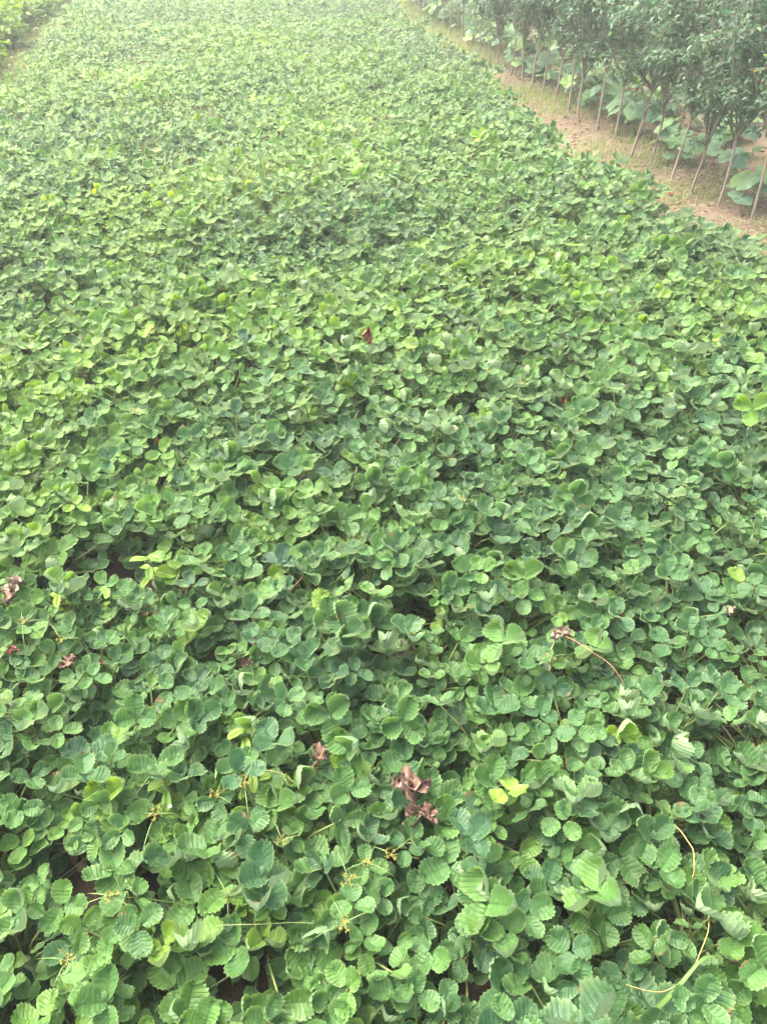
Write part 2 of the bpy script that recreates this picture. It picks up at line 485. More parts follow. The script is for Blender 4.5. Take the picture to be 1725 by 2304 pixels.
for g_, ps_ in PROTO.items():
    SPLIT[g_] = []
    for p_ in ps_:
        sp_ = []
        trifoliate(p_, 0, sp_)
        SPLIT[g_].append([b_.mesh('strawberry_leaflet', [M_LEAF, M_PET]) for b_ in sp_])
_cq = QB()
for k_ in range(7):
    a_ = k_ * 0.9
    v_, q_ = tube([(0, 0, -0.01), (0.010 * math.cos(a_), 0.010 * math.sin(a_), 0.012), (0.016 * math.cos(a_), 0.016 * math.sin(a_), 0.034)], [0.009, 0.007, 0.001], 5)
    _cq.add(v_, q_)
CROWN = _cq.mesh('plant_crown', [M_TWIG])
def low_foliage(seed):
    rn = random.Random(seed)
    A = {k: [] for k in 'vqcmt'}; n = 0
    for i in range(24):
        p = dict(rn.choice(PROTO['outer'] + PROTO['middle']))
        p['seed'] = rn.randrange(10 ** 6); p['h'] = rn.uniform(0.04, 0.13); p['r'] = rn.uniform(0.02, 0.19)
        V, Q, c, m = trifoliate(p, 1).arrays()
        M = rot('z', i * 2.399 + rn.uniform(-0.4, 0.4))
        A['v'].append(V @ M.T); A['q'].append(Q + n); n += len(V); A['c'].append(c); A['m'].append(m)
        A['t'].append(np.tile([max(0.05, rn.gauss(0.36, 0.13)), rn.uniform(0.85, 1.1), 0, 1], (len(V), 1)))
    return quad_mesh('low_foliage', *(np.concatenate(A[k]) for k in 'vqcm'), [M_LEAF_A, M_PET], True, np.concatenate(A['t']))


LOWF = [low_foliage(700 + i) for i in range(10)]
ARR = {lod: {g: [trifoliate(p, lod).arrays() for p in ps] for g, ps in PROTO.items()} for lod in (0, 1, 2, 3)}

# planting grid: rows across the field, staggered and uneven
ROW = 0.25
gaps = [(-1.03, 5.95, 0.26), (-0.98, 5.55, 0.16), (-0.95, 1.97, 0.10), (0.20, 3.72, 0.12), (-1.1, 4.35, 0.12)]
grid = []
for ri in range(-2, 88):
    y = 0.42 + ri * ROW
    x0, x1 = float(edge_left(y)), float(edge_right(y)) - float(np.interp(y, [5, 7], [0.16, 0.04]))
    x = x0 + 0.10 + (0.125 if ri % 2 else 0)
    ci = 0
    while x < x1 - 0.08:
        px, py = x + random.uniform(-0.045, 0.045), y + random.uniform(-0.045, 0.045)
        px = min(px, x1 - 0.10)
        if random.random() < 0.02 and ri > 13: x += 0.25; continue
        if all((px - a) ** 2 + (py - b) ** 2 > c * c for a, b, c in gaps):
            grid.append((ri, px, py))
        x += 0.25
        ci += 1


def plant_tone(x, y):
    n = float(vnoise(x, y, 1.3, 2)) * 0.6 + float(vnoise(x, y, 0.45, 4)) * 0.4
    t = 0.14 + 0.62 * n + 0.22 * (float(vnoise(x * 0.45, y, 0.55, 31)) - 0.5)
    t -= 0.10 * max(0.0, min(1.0, (x + 0.15 * y - 1.3) / 1.6))      # an older, darker stand towards the bare strip
    t += 0.06 * max(0.0, 1 - abs(x + 0.3 + 0.17 * y) / 1.5)
    for a, b, r_, k in ((-1.0, 6.2, 1.3, 0.24), (-0.5, 8.2, 1.4, 0.18), (-3.2, 9.5, 1.7, 0.22), (-1.6, 12.5, 2.2, 0.18), (-4.6, 14.0, 1.5, 0.12), (0.4, 5.2, 0.7, 0.10)):
        t += k * max(0.0, 1 - math.hypot(x - a, y - b) / r_)
    return t


def plant_leaves(x, y, prn):
    """list of (group, proto index, azimuth, scale, tilt x, tilt y, tone, brightness)"""
    out = []
    base = plant_tone(x, y)
    a0 = prn.uniform(0, 6.28)
    seq = ['inner'] * 9 + ['middle'] * 15 + ['outer'] * 8
    for i, g in enumerate(seq):
        young = g == 'inner' and prn.random() < 0.33
        k = prn.randrange(len(PROTO[g]))
        t = base + prn.gauss(0, 0.09) + (0.16 if young else 0) - (0.10 if g == 'outer' else 0)
        if prn.random() < 0.035: t += 0.3
        if prn.random() < 0.06: t -= 0.22
        out.append((g, k, a0 + i * 2.399 + prn.uniform(-0.35, 0.35), prn.uniform(0.80, 1.22) * (0.75 if young else 1.0),
                    prn.gauss(0, 0.07), prn.gauss(0, 0.07), max(0.02, min(1.0, t)), prn.uniform(0.86, 1.14)))
    return out


_U = ['', 'first', 'second', 'third', 'fourth', 'fifth', 'sixth', 'seventh', 'eighth', 'ninth', 'tenth', 'eleventh', 'twelfth', 'thirteenth',
       'fourteenth', 'fifteenth', 'sixteenth', 'seventeenth', 'eighteenth', 'nineteenth', 'twentieth', 'twenty-first', 'twenty-second', 'twenty-third',
       ]
_T = {2: 'twenty', 3: 'thirty', 4: 'forty', 5: 'fifty'}
ORD = _U[:20] + [(_T[n // 10][:-1] + 'ieth') if n % 10 == 0 else f'{_T[n // 10]}-{_U[n % 10]}' for n in range(20, 60)]
near, rest = [], []
for ri, x, y in grid:
    if y > 0.15:
        fx, fy = proj(x, y, 0.2)
    else:
        fx, fy = -1, 2
    if 0.0 <= fx <= 1.0 and fy <= 1.0 and len(near) < 300 and ri >= 0:
        near.append((ri, x, y))
    else:
        rest.append((x, y))
rows = sorted({n[0] for n in near})
by_row = {r: sorted([n for n in near if n[0] == r], key=lambda n: n[1]) for r in rows}
pr = random.Random(21)
for rk, r in enumerate(rows, 1):
    for ck, (ri, x, y) in enumerate(by_row[r], 1):
        tone = plant_tone(x, y)
        word = 'dark bluish-green' if tone < 0.40 else 'mid-green' if tone < 0.50 else 'light green'
        big = float(vnoise(x, y, 0.8, 14))
        sc = 0.70 + 0.44 * big + 0.20 * float(vnoise(x * 0.45, y, 0.55, 31)) + pr.uniform(-0.07, 0.07)
        sc = min(1.14, max(sc, 1.04 if y < 1.4 else 0.80))
        e = link('strawberry_plant', None, None, (x, y, 0.0), pr.uniform(-3, 3), sc)
        e.empty_display_size = 0.05
        tag(e, f'{word} strawberry plant, {ORD[ck]} from the left in the {ORD[rk]} row from the bottom', 'strawberry plant', 'strawberry plants of the field')
        link('crown', CROWN, e, (0, 0, 0), 0.0, 1.0)
        tag(link('low_foliage', LOWF[(rk * 3 + ck) % 10], e, (0, 0, 0), pr.uniform(-3, 3), 1.0), kind='stuff')
        for g, k, az, s, tx, ty, t, br in plant_leaves(x, y, pr):
            o = link('leaf', MESH0[g][k] if rk > 5 else None, e, (0, 0, 0), az, s)
            o.rotation_euler = (tx, ty, az)
            o.color = (t, br, 0, 1)
            if rk <= 5:                                  # close enough to pick the leaflets apart
                o.empty_display_size = 0.02
                for j, me in enumerate(SPLIT[g][k]):
                    link('petiole' if j == 0 else 'leaflet', me, o).color = (t, br, 0, 1)

acc = {k: [] for k in 'vqcmt'}
n0 = 0
for x, y in rest:
    dist = math.hypot(x, y)
    fx, fy = proj(x, y, 0.2) if y > 0.15 else (-1, 2)
    mg = 0.15 if y < 5 else 0.05
    inframe = -mg < fx < 1 + mg
    edge = -0.06 < fx < 1.06 and fy < 1.12
    lod = 0 if dist < 2.2 and edge else 1 if y < 6.0 and inframe else 2 if y < 8 else 3
    big = float(vnoise(x, y, 0.8, 14))
    psc = 0.70 + 0.44 * big + 0.20 * float(vnoise(x * 0.45, y, 0.55, 31)) + pr.uniform(-0.07, 0.07)
    psc = max(psc, 1.04) if y < 1.4 else psc
    prz = pr.uniform(-3, 3)
    lv = plant_leaves(x, y, pr)
    if y > 4: psc *= 0.93
    if not inframe: lv = lv[::2]
    elif y > 12: lv = lv[::2]; psc *= 1.06
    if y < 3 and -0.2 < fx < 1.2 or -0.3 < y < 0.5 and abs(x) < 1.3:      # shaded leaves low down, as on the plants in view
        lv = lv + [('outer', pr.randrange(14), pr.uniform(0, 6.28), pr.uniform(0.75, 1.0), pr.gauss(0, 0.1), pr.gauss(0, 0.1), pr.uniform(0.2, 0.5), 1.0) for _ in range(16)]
    for g, k, az, s, tx, ty, t, br in lv:
        V, Q, c, m = ARR[lod][g][k]
        M = rot('z', az + prz) @ rot('y', ty) @ rot('x', tx)
        acc['v'].append((V * s * psc) @ M.T + np.array([x, y, 0.0]))
        acc['q'].append(Q + n0); n0 += len(V)
        acc['c'].append(c); acc['m'].append(m)
        acc['t'].append(np.tile([t, br, 0, 1], (len(V), 1)))
fm = quad_mesh('strawberry_foliage', *(np.concatenate(acc[k]) for k in 'vqcm'), [M_LEAF_A, M_PET], True, np.concatenate(acc['t']))
tag(link('strawberry_foliage', fm), 'closed mass of strawberry foliage covering the far part of the field', 'strawberry plants', kind='stuff')


# ------------------------------------------------------------------ simple leaves for trees, shrubs and weeds
def blade_quads(base, d, n, L, W, droop=0.15, fold=0.25):
    """a pointed leaf of four quads from base along d, facing n"""
    d = d / np.linalg.norm(d)
    w = np.cross(d, n); w /= max(np.linalg.norm(w), 1e-6)
    n = np.cross(w, d)
    P = []
    for f, ww in ((0.0, 0.03), (0.4, 0.5), (0.72, 0.40), (1.0, 0.02)):
        c = base + d * L * f - n * droop * L * f * f
        P += [c + w * W * ww + n * fold * W * ww, c, c - w * W * ww + n * fold * W * ww]
    Q = []
    for i in range(3):
        a = i * 3
        Q += [(a, a + 1, a + 4, a + 3), (a + 1, a + 2, a + 5, a + 4)]
    return np.array(P), np.array(Q)


def leafy(qb, tones, bases, dirs, L, W, rn, tone_fn, up=0.5):
    for b, d in zip(bases, dirs):
        n = np.array([rn.gauss(0, 0.5), rn.gauss(0, 0.5), up + rn.random()])
        l = L * rn.uniform(0.7, 1.2)
        v, q = blade_quads(np.asarray(b), np.asarray(d, float), n, l, W * rn.uniform(0.8, 1.2), rn.uniform(0.0, 0.4), rn.uniform(0.1, 0.5))
        qb.add(v, q, (0.3, 0, rn.random(), 1), 0)
        tones.append(np.tile([tone_fn(b), rn.uniform(0.8, 1.2), 0, 1], (len(v), 1)))


# ------------------------------------------------------------------ sapling trees
def make_sapling(seed):
    rn = random.Random(seed)
    hc = rn.uniform(0.42, 0.58)
    top = rn.uniform(2.2, 2.7)
    lean = np.array([rn.uniform(-0.045, 0.045), rn.uniform(-0.045, 0.045), 0])
    tp = [np.array([0, 0, -0.03]) + lean * t + np.array([math.sin(t * 4 + seed) * 0.012, math.cos(t * 3 + seed) * 0.012, (hc + 0.1) * t]) for t in np.linspace(0, 1, 8)]
    tv, tq = tube(tp, [(0.0125 - 0.003 * t_ / 7) * (1 + 0.10 * math.sin(t_ * 2.7 + seed)) for t_ in range(8)], 8)
    tb = QB(); tb.add(tv, tq)
    trunk = tb.mesh('trunk', [M_BARK])
    tip = tp[-1]
    bb = QB(); fol = QB(); tones = []
    limbs = []
    for i in range(rn.randint(8, 10)):
        a = i * 2.4 + rn.uniform(-0.4, 0.4)
        reach = rn.uniform(0.12, 0.54)
        e = np.array([tip[0] + math.cos(a) * reach, tip[1] + math.sin(a) * reach, rn.uniform(0.48, 1.0) * top])
        s = tip - np.array([0, 0, rn.uniform(0.0, 0.12)])
        pts = curve_pts(s, e, (math.cos(a) * 0.10, math.sin(a) * 0.10, 0.0), 8)
        v, q = tube(pts, np.linspace(0.010, 0.003, 8), 5); bb.add(v, q)
        limbs.append(pts)
        for j in range(7):
            f = rn.uniform(0.12, 0.95)
            p0 = pts[int(f * 7)]
            a2 = rn.uniform(0, 6.28); l2 = rn.uniform(0.14, 0.32)
            p1 = p0 + np.array([math.cos(a2) * l2, math.sin(a2) * l2, rn.uniform(0.0, 0.24)])
            sub = curve_pts(p0, p1, (0, 0, 0.03), 4)
            v, q = tube(sub, np.linspace(0.004, 0.0015, 4), 3); bb.add(v, q)
            limbs.append(sub)
    limb = bb.mesh('limb', [M_TWIG])
    def tf(b):
        return min(1.0, max(0.0, 0.30 + rn.gauss(0, 0.15) + (0.55 if rn.random() < 0.02 else 0)))
    for pts in limbs:
        n = 36 if len(pts) == 8 else 29
        bs, ds = [], []
        for k in range(n):
            f = rn.uniform(0.10, 1.0) * (len(pts) - 1)
            i = min(int(f), len(pts) - 2)
            b = pts[i] + (pts[i + 1] - pts[i]) * (f - i) + np.array([rn.gauss(0, 0.03), rn.gauss(0, 0.03), rn.gauss(0, 0.03)])
            a = rn.uniform(0, 6.28)
            bs.append(b); ds.append([math.cos(a), math.sin(a), rn.uniform(-0.9, 0.35)])
        leafy(fol, tones, bs, ds, 0.056, 0.023, rn, tf)
    V, Q, c, m = fol.arrays()
    crown = quad_mesh('crown', V, Q, c, m, [M_TREE], True, np.concatenate(tones))
    return trunk, limb, crown, tp


SAP = [make_sapling(100 + i) for i in range(7)]


def sapling(x, y, k, label, group, s=1.0):
    t, l, c, tp = SAP[k % len(SAP)]
    e = link('sapling_tree', None, None, (x, y, float(strip_z(x, y)) - 0.005), random.uniform(-3, 3), s)
    e.empty_display_size = 0.1
    tag(e, label, 'tree', group)
    link('trunk', t, e); link('limb', l, e); link('crown', c, e)
    p = (rot('z', e.rotation_euler.z) @ tp[5]) * s + np.array(e.location)
    return p


front = [(2.80, 5.76), (2.66, 6.06), (2.55, 6.38), (2.47, 6.66), (2.47, 7.28), (2.32, 7.43), (2.36, 8.18), (2.21, 8.45), (2.13, 8.95), (2.07, 9.28),
         (2.04, 9.92), (1.96, 10.24), (1.84, 10.51), (1.78, 10.86), (1.70, 11.32), (1.57, 11.8), (1.51, 12.15), (1.46, 12.99), (1.43, 13.83),
         (1.30, 14.17), (1.11, 14.65), (1.06, 15.56), (0.95, 15.84), (0.91, 16.73), (0.78, 16.89), (0.67, 17.21), (0.56, 17.55), (0.51, 18.44)]
for i, (x, y) in enumerate(front, 1):
    lab = f'slender pale-trunked sapling, {ORD[i]} from the camera in the row along the bare strip'
    if i == 6:
        lab = 'slender sapling with a red strip of tape tied round its pale trunk'
    tp5 = sapling(x, y, i * 3 + (i // 5), lab, 'saplings along the strip', random.uniform(0.9, 1.06))
    if i == 6: TAPE_AT = tp5

y = 7.6; i = 1
while y < 21 and i < 25:
    x = tree_line(y) + 1.75 + random.uniform(-0.1, 0.1)
    sapling(x, y, i * 2 + 1, f'leafy dark sapling, {ORD[i]} from the camera in the row behind the squash patch', 'saplings behind the squash patch', random.uniform(0.9, 1.1))
    y += random.uniform(0.5, 0.68); i += 1
y = 9.5; i = 1
while y < 21 and i < 20:
    x = tree_line(y) + 3.4 + random.uniform(-0.1, 0.1)
    sapling(x, y, i * 2 + 4, f'leafy sapling, {ORD[i]} from the camera in the farthest row to the right', 'saplings of the farthest row', random.uniform(0.95, 1.15))
    y += random.uniform(0.6, 0.8); i += 1


# ------------------------------------------------------------------ squash plants under the saplings
def squash_leaf(seed):
    rn = random.Random(seed)
    Rr = rn.uniform(0.095, 0.135)
    r0 = rn.uniform(0.06, 0.20); h0 = rn.uniform(0.14, 0.36)
    top = np.array([0, r0, h0])
    qb = QB()
    v, q = tube(curve_pts((0, 0, 0), top, (rn.uniform(-0.02, 0.02), -0.03, 0.03), 5), [0.006, 0.0055, 0.005, 0.0045, 0.004], 5)
    qb.add(v, q, (0, 0, 0, 1), 1)
    n, rings = 40, 4
    th = np.linspace(-math.pi * 0.93, math.pi * 0.93, n)
    lob = 1 + 0.10 * np.cos(5 * th) + 0.03 * np.where(np.arange(n) % 2 == 0, 1, -1) - 0.30 * np.exp(-((np.abs(th) - math.pi * 0.95) / 0.22) ** 2)
    cup, dr, ph = rn.uniform(0.0, 0.5), rn.uniform(0.0, 0.35), rn.uniform(0, 6)
    P, cc = [], []
    for j in range(rings + 1):
        f = j / rings
        rr = Rr * lob * f if f > 0.5 else Rr * f * (1 + (lob - 1) * f)
        X, Y = rr * np.sin(th), rr * np.cos(th)
        Z = cup * Rr * 0.5 * f ** 2 - dr * Rr * f ** 3 + 0.06 * Rr * f * np.sin(4 * th + ph) - 0.045 * Rr * np.cos(5 * th) * math.sin(math.pi * f * 0.8)
        P.append(np.stack([X, Y, Z], -1))
        c = np.zeros((n, 4)); c[:, 0] = f; c[:, 1] = np.clip(np.cos(5 * th), 0, 1) ** 4; c[:, 2] = rn.random(); c[:, 3] = 1
        cc.append(c)
    V = np.concatenate(P)
    ix = np.arange((rings + 1) * n).reshape(rings + 1, n)
    Q = np.stack([ix[:-1, :-1], ix[1:, :-1], ix[1:, 1:], ix[:-1, 1:]], -1).reshape(-1, 4)[:, ::-1]
    V = V @ (rot('x', -rn.uniform(0.0, 0.7)) @ rot('y', rn.gauss(0, 0.3))).T
    Vn = V + top
    qb.add(Vn, Q, np.concatenate(cc), 0)
    return qb.mesh('squash_leaf', [M_SQ, M_PET])


SQL = [squash_leaf(40 + i) for i in range(14)]
sq = [(2.92, 6.02, 7, 0.75), (3.12, 5.55, 6, 0.85), (2.62, 7.30, 4, 0.6), (2.98, 6.75, 6, 0.7)]
for yy in np.arange(7.3, 20.5, 0.34):
    sq.append((tree_line(yy) + random.uniform(0.16, 0.38), yy + random.uniform(-0.1, 0.1), 8, random.uniform(0.68, 0.95)))
for yy in np.arange(6.0, 20.5, 0.42):
    sq.append((tree_line(yy) + random.uniform(0.75, 1.2), yy + random.uniform(-0.12, 0.12), 9, random.uniform(0.75, 1.0)))
for yy in np.arange(7.0, 21.5, 0.6):
    sq.append((tree_line(yy) + random.uniform(2.2, 2.7), yy + random.uniform(-0.12, 0.12), 9, random.uniform(1.1, 1.3)))
sq = [(x, y, n, s) for x, y, n, s in sq if not (5.9 < y < 8.4 and abs(x - 3.1) < 0.10)]
lanes = {'low': [], 'front': [], 'back': [], 'far': []}
for t in sq:
    d = t[0] - tree_line(t[1])
    lanes['low' if t[1] < 7.6 and d < 0.6 else 'front' if d < 0.7 else 'back' if d < 1.7 else 'far'].append(t)
for lane, items in lanes.items():
    items.sort(key=lambda t: t[1])
    for i, (x, y, n, s) in enumerate(items, 1):
        lab = {'low': f'low broad-leaved squash plant on bare soil between the nearest saplings, {ORD[i]} from the camera',
               'front': f'broad-leaved squash plant just behind the front saplings, {ORD[i]} from the camera',
               'back': f'broad-leaved squash plant in the lane beyond the front ones, {ORD[i]} from the camera',
               'far': f'broad-leaved squash plant in the farthest lane behind two rows of saplings, {ORD[i]} from the camera'}[lane]
        e = link('squash_plant', None, None, (x, y, float(strip_z(x, y)) - 0.01), random.uniform(-3, 3), s)
        e.empty_display_size = 0.05
        tag(e, lab, 'squash plant', 'squash plants under the saplings')
        a0 = random.uniform(0, 6)
        for k in range(n):
            o = link('leaf', random.choice(SQL), e, (random.uniform(-0.16, 0.16), random.uniform(-0.16, 0.16), 0), a0 + k * 2.4, random.uniform(0.75, 1.2))
            t = random.gauss(0.48, 0.14) + (0.30 if random.random() < 0.18 else 0)
            o.color = (max(0, min(1, t)), random.uniform(0.85, 1.15), 0, 1)


# ------------------------------------------------------------------ shrubs at the far corner on the other side
def make_shrub(seed, w, h):
    rn = random.Random(seed)
    sb = QB(); fol = QB(); tones = []
    for i in range(9):
        a = rn.uniform(0, 6.28); rr = w * rn.uniform(0.15, 0.5)
        e = np.array([math.cos(a) * rr, math.sin(a) * rr, h * rn.uniform(0.6, 1.0)])
        pts = curve_pts((math.cos(a) * 0.03, math.sin(a) * 0.03, -0.03), e, (0, 0, 0.05), 6)
        v, q = tube(pts, np.linspace(0.008, 0.003, 6), 5); sb.add(v, q)
        bs, ds = [], []
        for k in range(75):
            f = rn.uniform(0.15, 1.0) * 5; ii = min(int(f), 4)
            b = pts[ii] + (pts[ii + 1] - pts[ii]) * (f - ii) + np.array([rn.gauss(0, 0.07), rn.gauss(0, 0.07), rn.gauss(0, 0.06)])
            b[2] = max(b[2], 0.03)
            a2 = rn.uniform(0, 6.28)
            bs.append(b); ds.append([math.cos(a2), math.sin(a2), rn.uniform(-0.4, 0.5)])
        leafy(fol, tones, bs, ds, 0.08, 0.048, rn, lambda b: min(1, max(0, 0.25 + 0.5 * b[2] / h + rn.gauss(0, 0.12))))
    V, Q, c, m = fol.arrays()
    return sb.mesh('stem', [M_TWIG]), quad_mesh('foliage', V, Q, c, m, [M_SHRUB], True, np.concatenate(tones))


SHR = [make_shrub(300 + i, random.uniform(0.7, 0.9), random.uniform(0.5, 0.75)) for i in range(4)]
shr = []
for yy in np.arange(9.2, 20.5, 0.62):
    shr.append((float(edge_left(yy)) - random.uniform(0.36, 0.46), yy))
for yy in np.arange(11.0, 20.5, 0.75):
    shr.append((float(edge_left(yy)) - random.uniform(0.85, 1.1), yy))
shr.sort(key=lambda t: t[1])
for i, (x, y) in enumerate(shr, 1):
    e = link('leafy_shrub', None, None, (x, y, 0.0), random.uniform(-3, 3), random.uniform(0.9, 1.15))
    tag(e, f'yellow-green leafy shrub beyond the dry footpath, {ORD[i]} from the camera', 'shrub', 'shrubs beyond the footpath')
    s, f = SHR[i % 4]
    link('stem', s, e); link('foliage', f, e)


# ------------------------------------------------------------------ loose ground cover: dry straw, clods, grass
def scatter_grass(name, label, pts, hmin, hmax, tone, n_per, wid, mat, kind='stuff', spread=0.06, lean=0.5):
    rn = random.Random(len(pts))
    V, Q, T = [], [], []
    n = 0
    for (x, y, z) in pts:
        for k in range(n_per):
            a = rn.uniform(0, 6.28); h = rn.uniform(hmin, hmax); l = rn.uniform(0.1, lean) * h * 1.3
            b = np.array([x + rn.gauss(0, spread), y + rn.gauss(0, spread), z])
            d = np.array([math.cos(a), math.sin(a), 0]); w = np.array([-d[1], d[0], 0]) * wid
            P = []
            for f, ww in ((0, 1), (0.4, 0.8), (0.75, 0.5), (1, 0.08)):
                c = b + d * l * f * f + np.array([0, 0, h * (f - 0.35 * (l / h) * f * f)])
                P += [c - w * ww, c + w * ww]
            V += P
            Q += [(n, n + 1, n + 3, n + 2), (n + 2, n + 3, n + 5, n + 4), (n + 4, n + 5, n + 7, n + 6)]
            T += [[max(0, min(1, rn.gauss(tone, 0.15))), rn.uniform(0.85, 1.15), 0, 1]] * 8
            n += 8
    V, Q, T = np.array(V), np.array(Q), np.array(T)
    me = quad_mesh(name, V, Q, np.tile([0.3, 0, 0.5, 1.0], (len(V), 1)), np.zeros(len(Q)), [mat], True, T)
    return tag(link(name, me), label, 'grass', kind=kind)


pts = []
for _ in range(3800):
    y = 4.6 + 15 * random.random() ** 0.9
    x = random.uniform(float(edge_right(y)) - 0.05, tree_line(y) + 0.25)
    if vnoise(x, y, 0.45, 3) > 0.46 or (12.0 < y < 18.5 and random.random() < 0.7):
        pts.append((x, y, float(strip_z(x, y))))
scatter_grass('verge_grass', 'short pale green grass and seedlings along the bare strip', pts, 0.02, 0.09, 0.35, 6, 0.0030, M_GRASS, spread=0.10)
pts = []
for _ in range(700):
    y = random.uniform(9, 20)
    x = float(edge_left(y)) + random.uniform(-0.55, 0.05)
    pts.append((x, y, 0.02))
scatter_grass('dry_grass', 'pale dry grass along the footpath in the upper corner', pts, 0.10, 0.32, 0.82, 8, 0.0028, M_GRASS, lean=0.6)
pts = []
for cx, cy, sd, n in ((-1.0, 5.9, 0.30, 60), (-1.25, 6.5, 0.3, 34), (-1.9, 8.0, 0.6, 50), (-3.4, 9.6, 0.7, 60), (-2.6, 11.5, 0.8, 50), (-0.6, 7.4, 0.6, 40), (-0.75, 5.3, 0.22, 14), (-0.2, 6.2, 0.35, 12), (-2.2, 6.7, 0.25, 10), (-0.8, 8.0, 0.5, 14), (-0.4, 5.2, 0.2, 8), (0.1, 7.2, 0.6, 10)):
    for _ in range(n):
        pts.append((random.gauss(cx, sd), random.gauss(cy, sd), 0.0))
scatter_grass('wispy_grass', 'wispy yellow-green grass growing through the middle of the field', pts, 0.24, 0.42, 0.62, 8, 0.0030, M_GRASS, lean=0.8)

qb = QB()
for _ in range(9000):
    y = 4.3 + 10.0 * random.random() ** 1.6
    x = random.uniform(float(edge_right(y)) - 0.15, tree_line(y) + 0.9)
    z = float(strip_z(x, y)) + 0.004
    a = random.uniform(0, 3.14); l = random.uniform(0.02, 0.09) * random.choice([1, 1, 1, 2])
    d = np.array([math.cos(a), math.sin(a), random.gauss(0, 0.14)]) * l / 2
    v, q = tube(curve_pts(np.array([x, y, z]) - d, np.array([x, y, z + 0.006]) + d, (random.gauss(0, 0.008), random.gauss(0, 0.008), 0.006), 3), random.uniform(0.0009, 0.0022), 3)
    qb.add(v, q)
for _ in range(1500):
    y = random.uniform(0.1, 5.0)
    x = random.uniform(-0.62 * y - 1.0, 0.62 * y + 1.0)
    a = random.uniform(0, 3.14); l = random.uniform(0.02, 0.12)
    d = np.array([math.cos(a), math.sin(a), random.gauss(0, 0.2)]) * l / 2
    v, q = tube(curve_pts(np.array([x, y, 0.008]) - d, np.array([x, y, 0.014]) + d, (random.gauss(0, 0.012), random.gauss(0, 0.012), 0.01), 3), random.uniform(0.0009, 0.0018), 3)
    qb.add(v, q)
    if random.random() < 0.5:
        v, q = blade_quads(np.array([x, y, 0.012]), np.array([math.cos(a * 2), math.sin(a * 2), 0.2]), np.array([random.gauss(0, 0.4), random.gauss(0, 0.4), 1.0]), random.uniform(0.02, 0.045), random.uniform(0.015, 0.03), 0.4, 0.7)
        qb.add(v, q, (0, 0, 0, 1), 1)
tag(link('straw_litter', qb.mesh('straw_litter', [M_STRAWLIT, M_BROWN])), 'dry straw, dead stalks and leaf scraps littering the soil', 'straw', kind='stuff')

qb = QB()
ico = np.array([[sx, sy, sz] for sx in (-1, 1) for sy in (-1, 1) for sz in (-1, 1)], float)
iq = [(0, 1, 3, 2), (4, 6, 7, 5), (0, 4, 5, 1), (2, 3, 7, 6), (0, 2, 6, 4), (1, 5, 7, 3)]
for _ in range(2600):
    y = 4.3 + 11.0 * random.random() ** 1.5
    x = random.uniform(float(edge_right(y)) - 0.1, tree_line(y) + 1.6)
    s = random.choice([0.004, 0.005, 0.007, 0.009, 0.013])
    v = ico * s * (1 + rng.uniform(-0.45, 0.35, (8, 1))) * np.array([random.uniform(0.7, 1.3), random.uniform(0.7, 1.3), 0.7])
    v = v @ rot('z', random.uniform(0, 3)).T @ rot('x', random.uniform(-0.6, 0.6)).T
    qb.add(v + np.array([x, y, float(strip_z(x, y)) + s * 0.3]), iq)
for _ in range(3000):
    y = random.uniform(0.1, 5.0)
    x = random.uniform(-0.62 * y - 1.0, 0.62 * y + 1.0)
    s = random.choice([0.003, 0.004, 0.006, 0.008, 0.011])
    v = ico * s * (1 + rng.uniform(-0.45, 0.35, (8, 1))) * np.array([random.uniform(0.7, 1.3), random.uniform(0.7, 1.3), 0.7])
    v = v @ rot('z', random.uniform(0, 3)).T @ rot('x', random.uniform(-0.6, 0.6)).T
    qb.add(v + np.array([x, y, s * 0.3]), iq, (0, 0, 0, 1), 1)
tag(link('soil_clods', qb.mesh('soil_clods', [M_CLOD, M_SOIL])), 'loose crumbs and clods of soil on the bare strip and between the plants', 'soil', kind='stuff')


# ------------------------------------------------------------------ withered leaves, each a thing of its own
def withered(seed, size, mat, crumple, loc, rz, how=''):
    """an Empty with the shrivelled leaflets (and a stub of stalk) as parts"""
    rn = random.Random(seed)
    e = link('withered_leaf', None, None, loc, rz)
    e.empty_display_size = 0.02
    nl = 3 if size > 0.082 and mat is not M_REDLEAF else 2 if 0.045 < size < 0.082 and mat is not M_REDLEAF else 1
    for k in range(nl):
        v, q, c = leaflet(size * 0.62, size * (0.30 if 'upright' in how else 0.55), 8, 4, *((0.35, 0.1, 0.05, 0.2) if 'upright' in how else (0.7, 0.5, 0.3, 0.4)), 0.03, 0.12, rn)
        j = np.array([[vnoise(p[0] + 3 * i + seed, p[1] + p[2] * 2, size * 0.15, i) - 0.5 for i in range(3)] for p in v])
        v = (v + j * size * crumple) @ (rot('z', k * 2.0 - 0.3 * (nl > 1)) @ rot('x', rn.uniform(0.0, 0.8))).T
        qb = QB(); qb.add(v, q, c)
        link('leaflet', qb.mesh('withered_leaflet', [mat]), e)
    v, q = tube(curve_pts((0, 0, 0), (rn.uniform(-0.02, 0.02), rn.uniform(-0.02, 0.02), -loc[2] * 0.8), (0.02, 0, 0), 5), 0.0016, 4)
    qb = QB(); qb.add(v, q)
    link('stalk', qb.mesh('withered_stalk', [M_RED]), e)
    return e


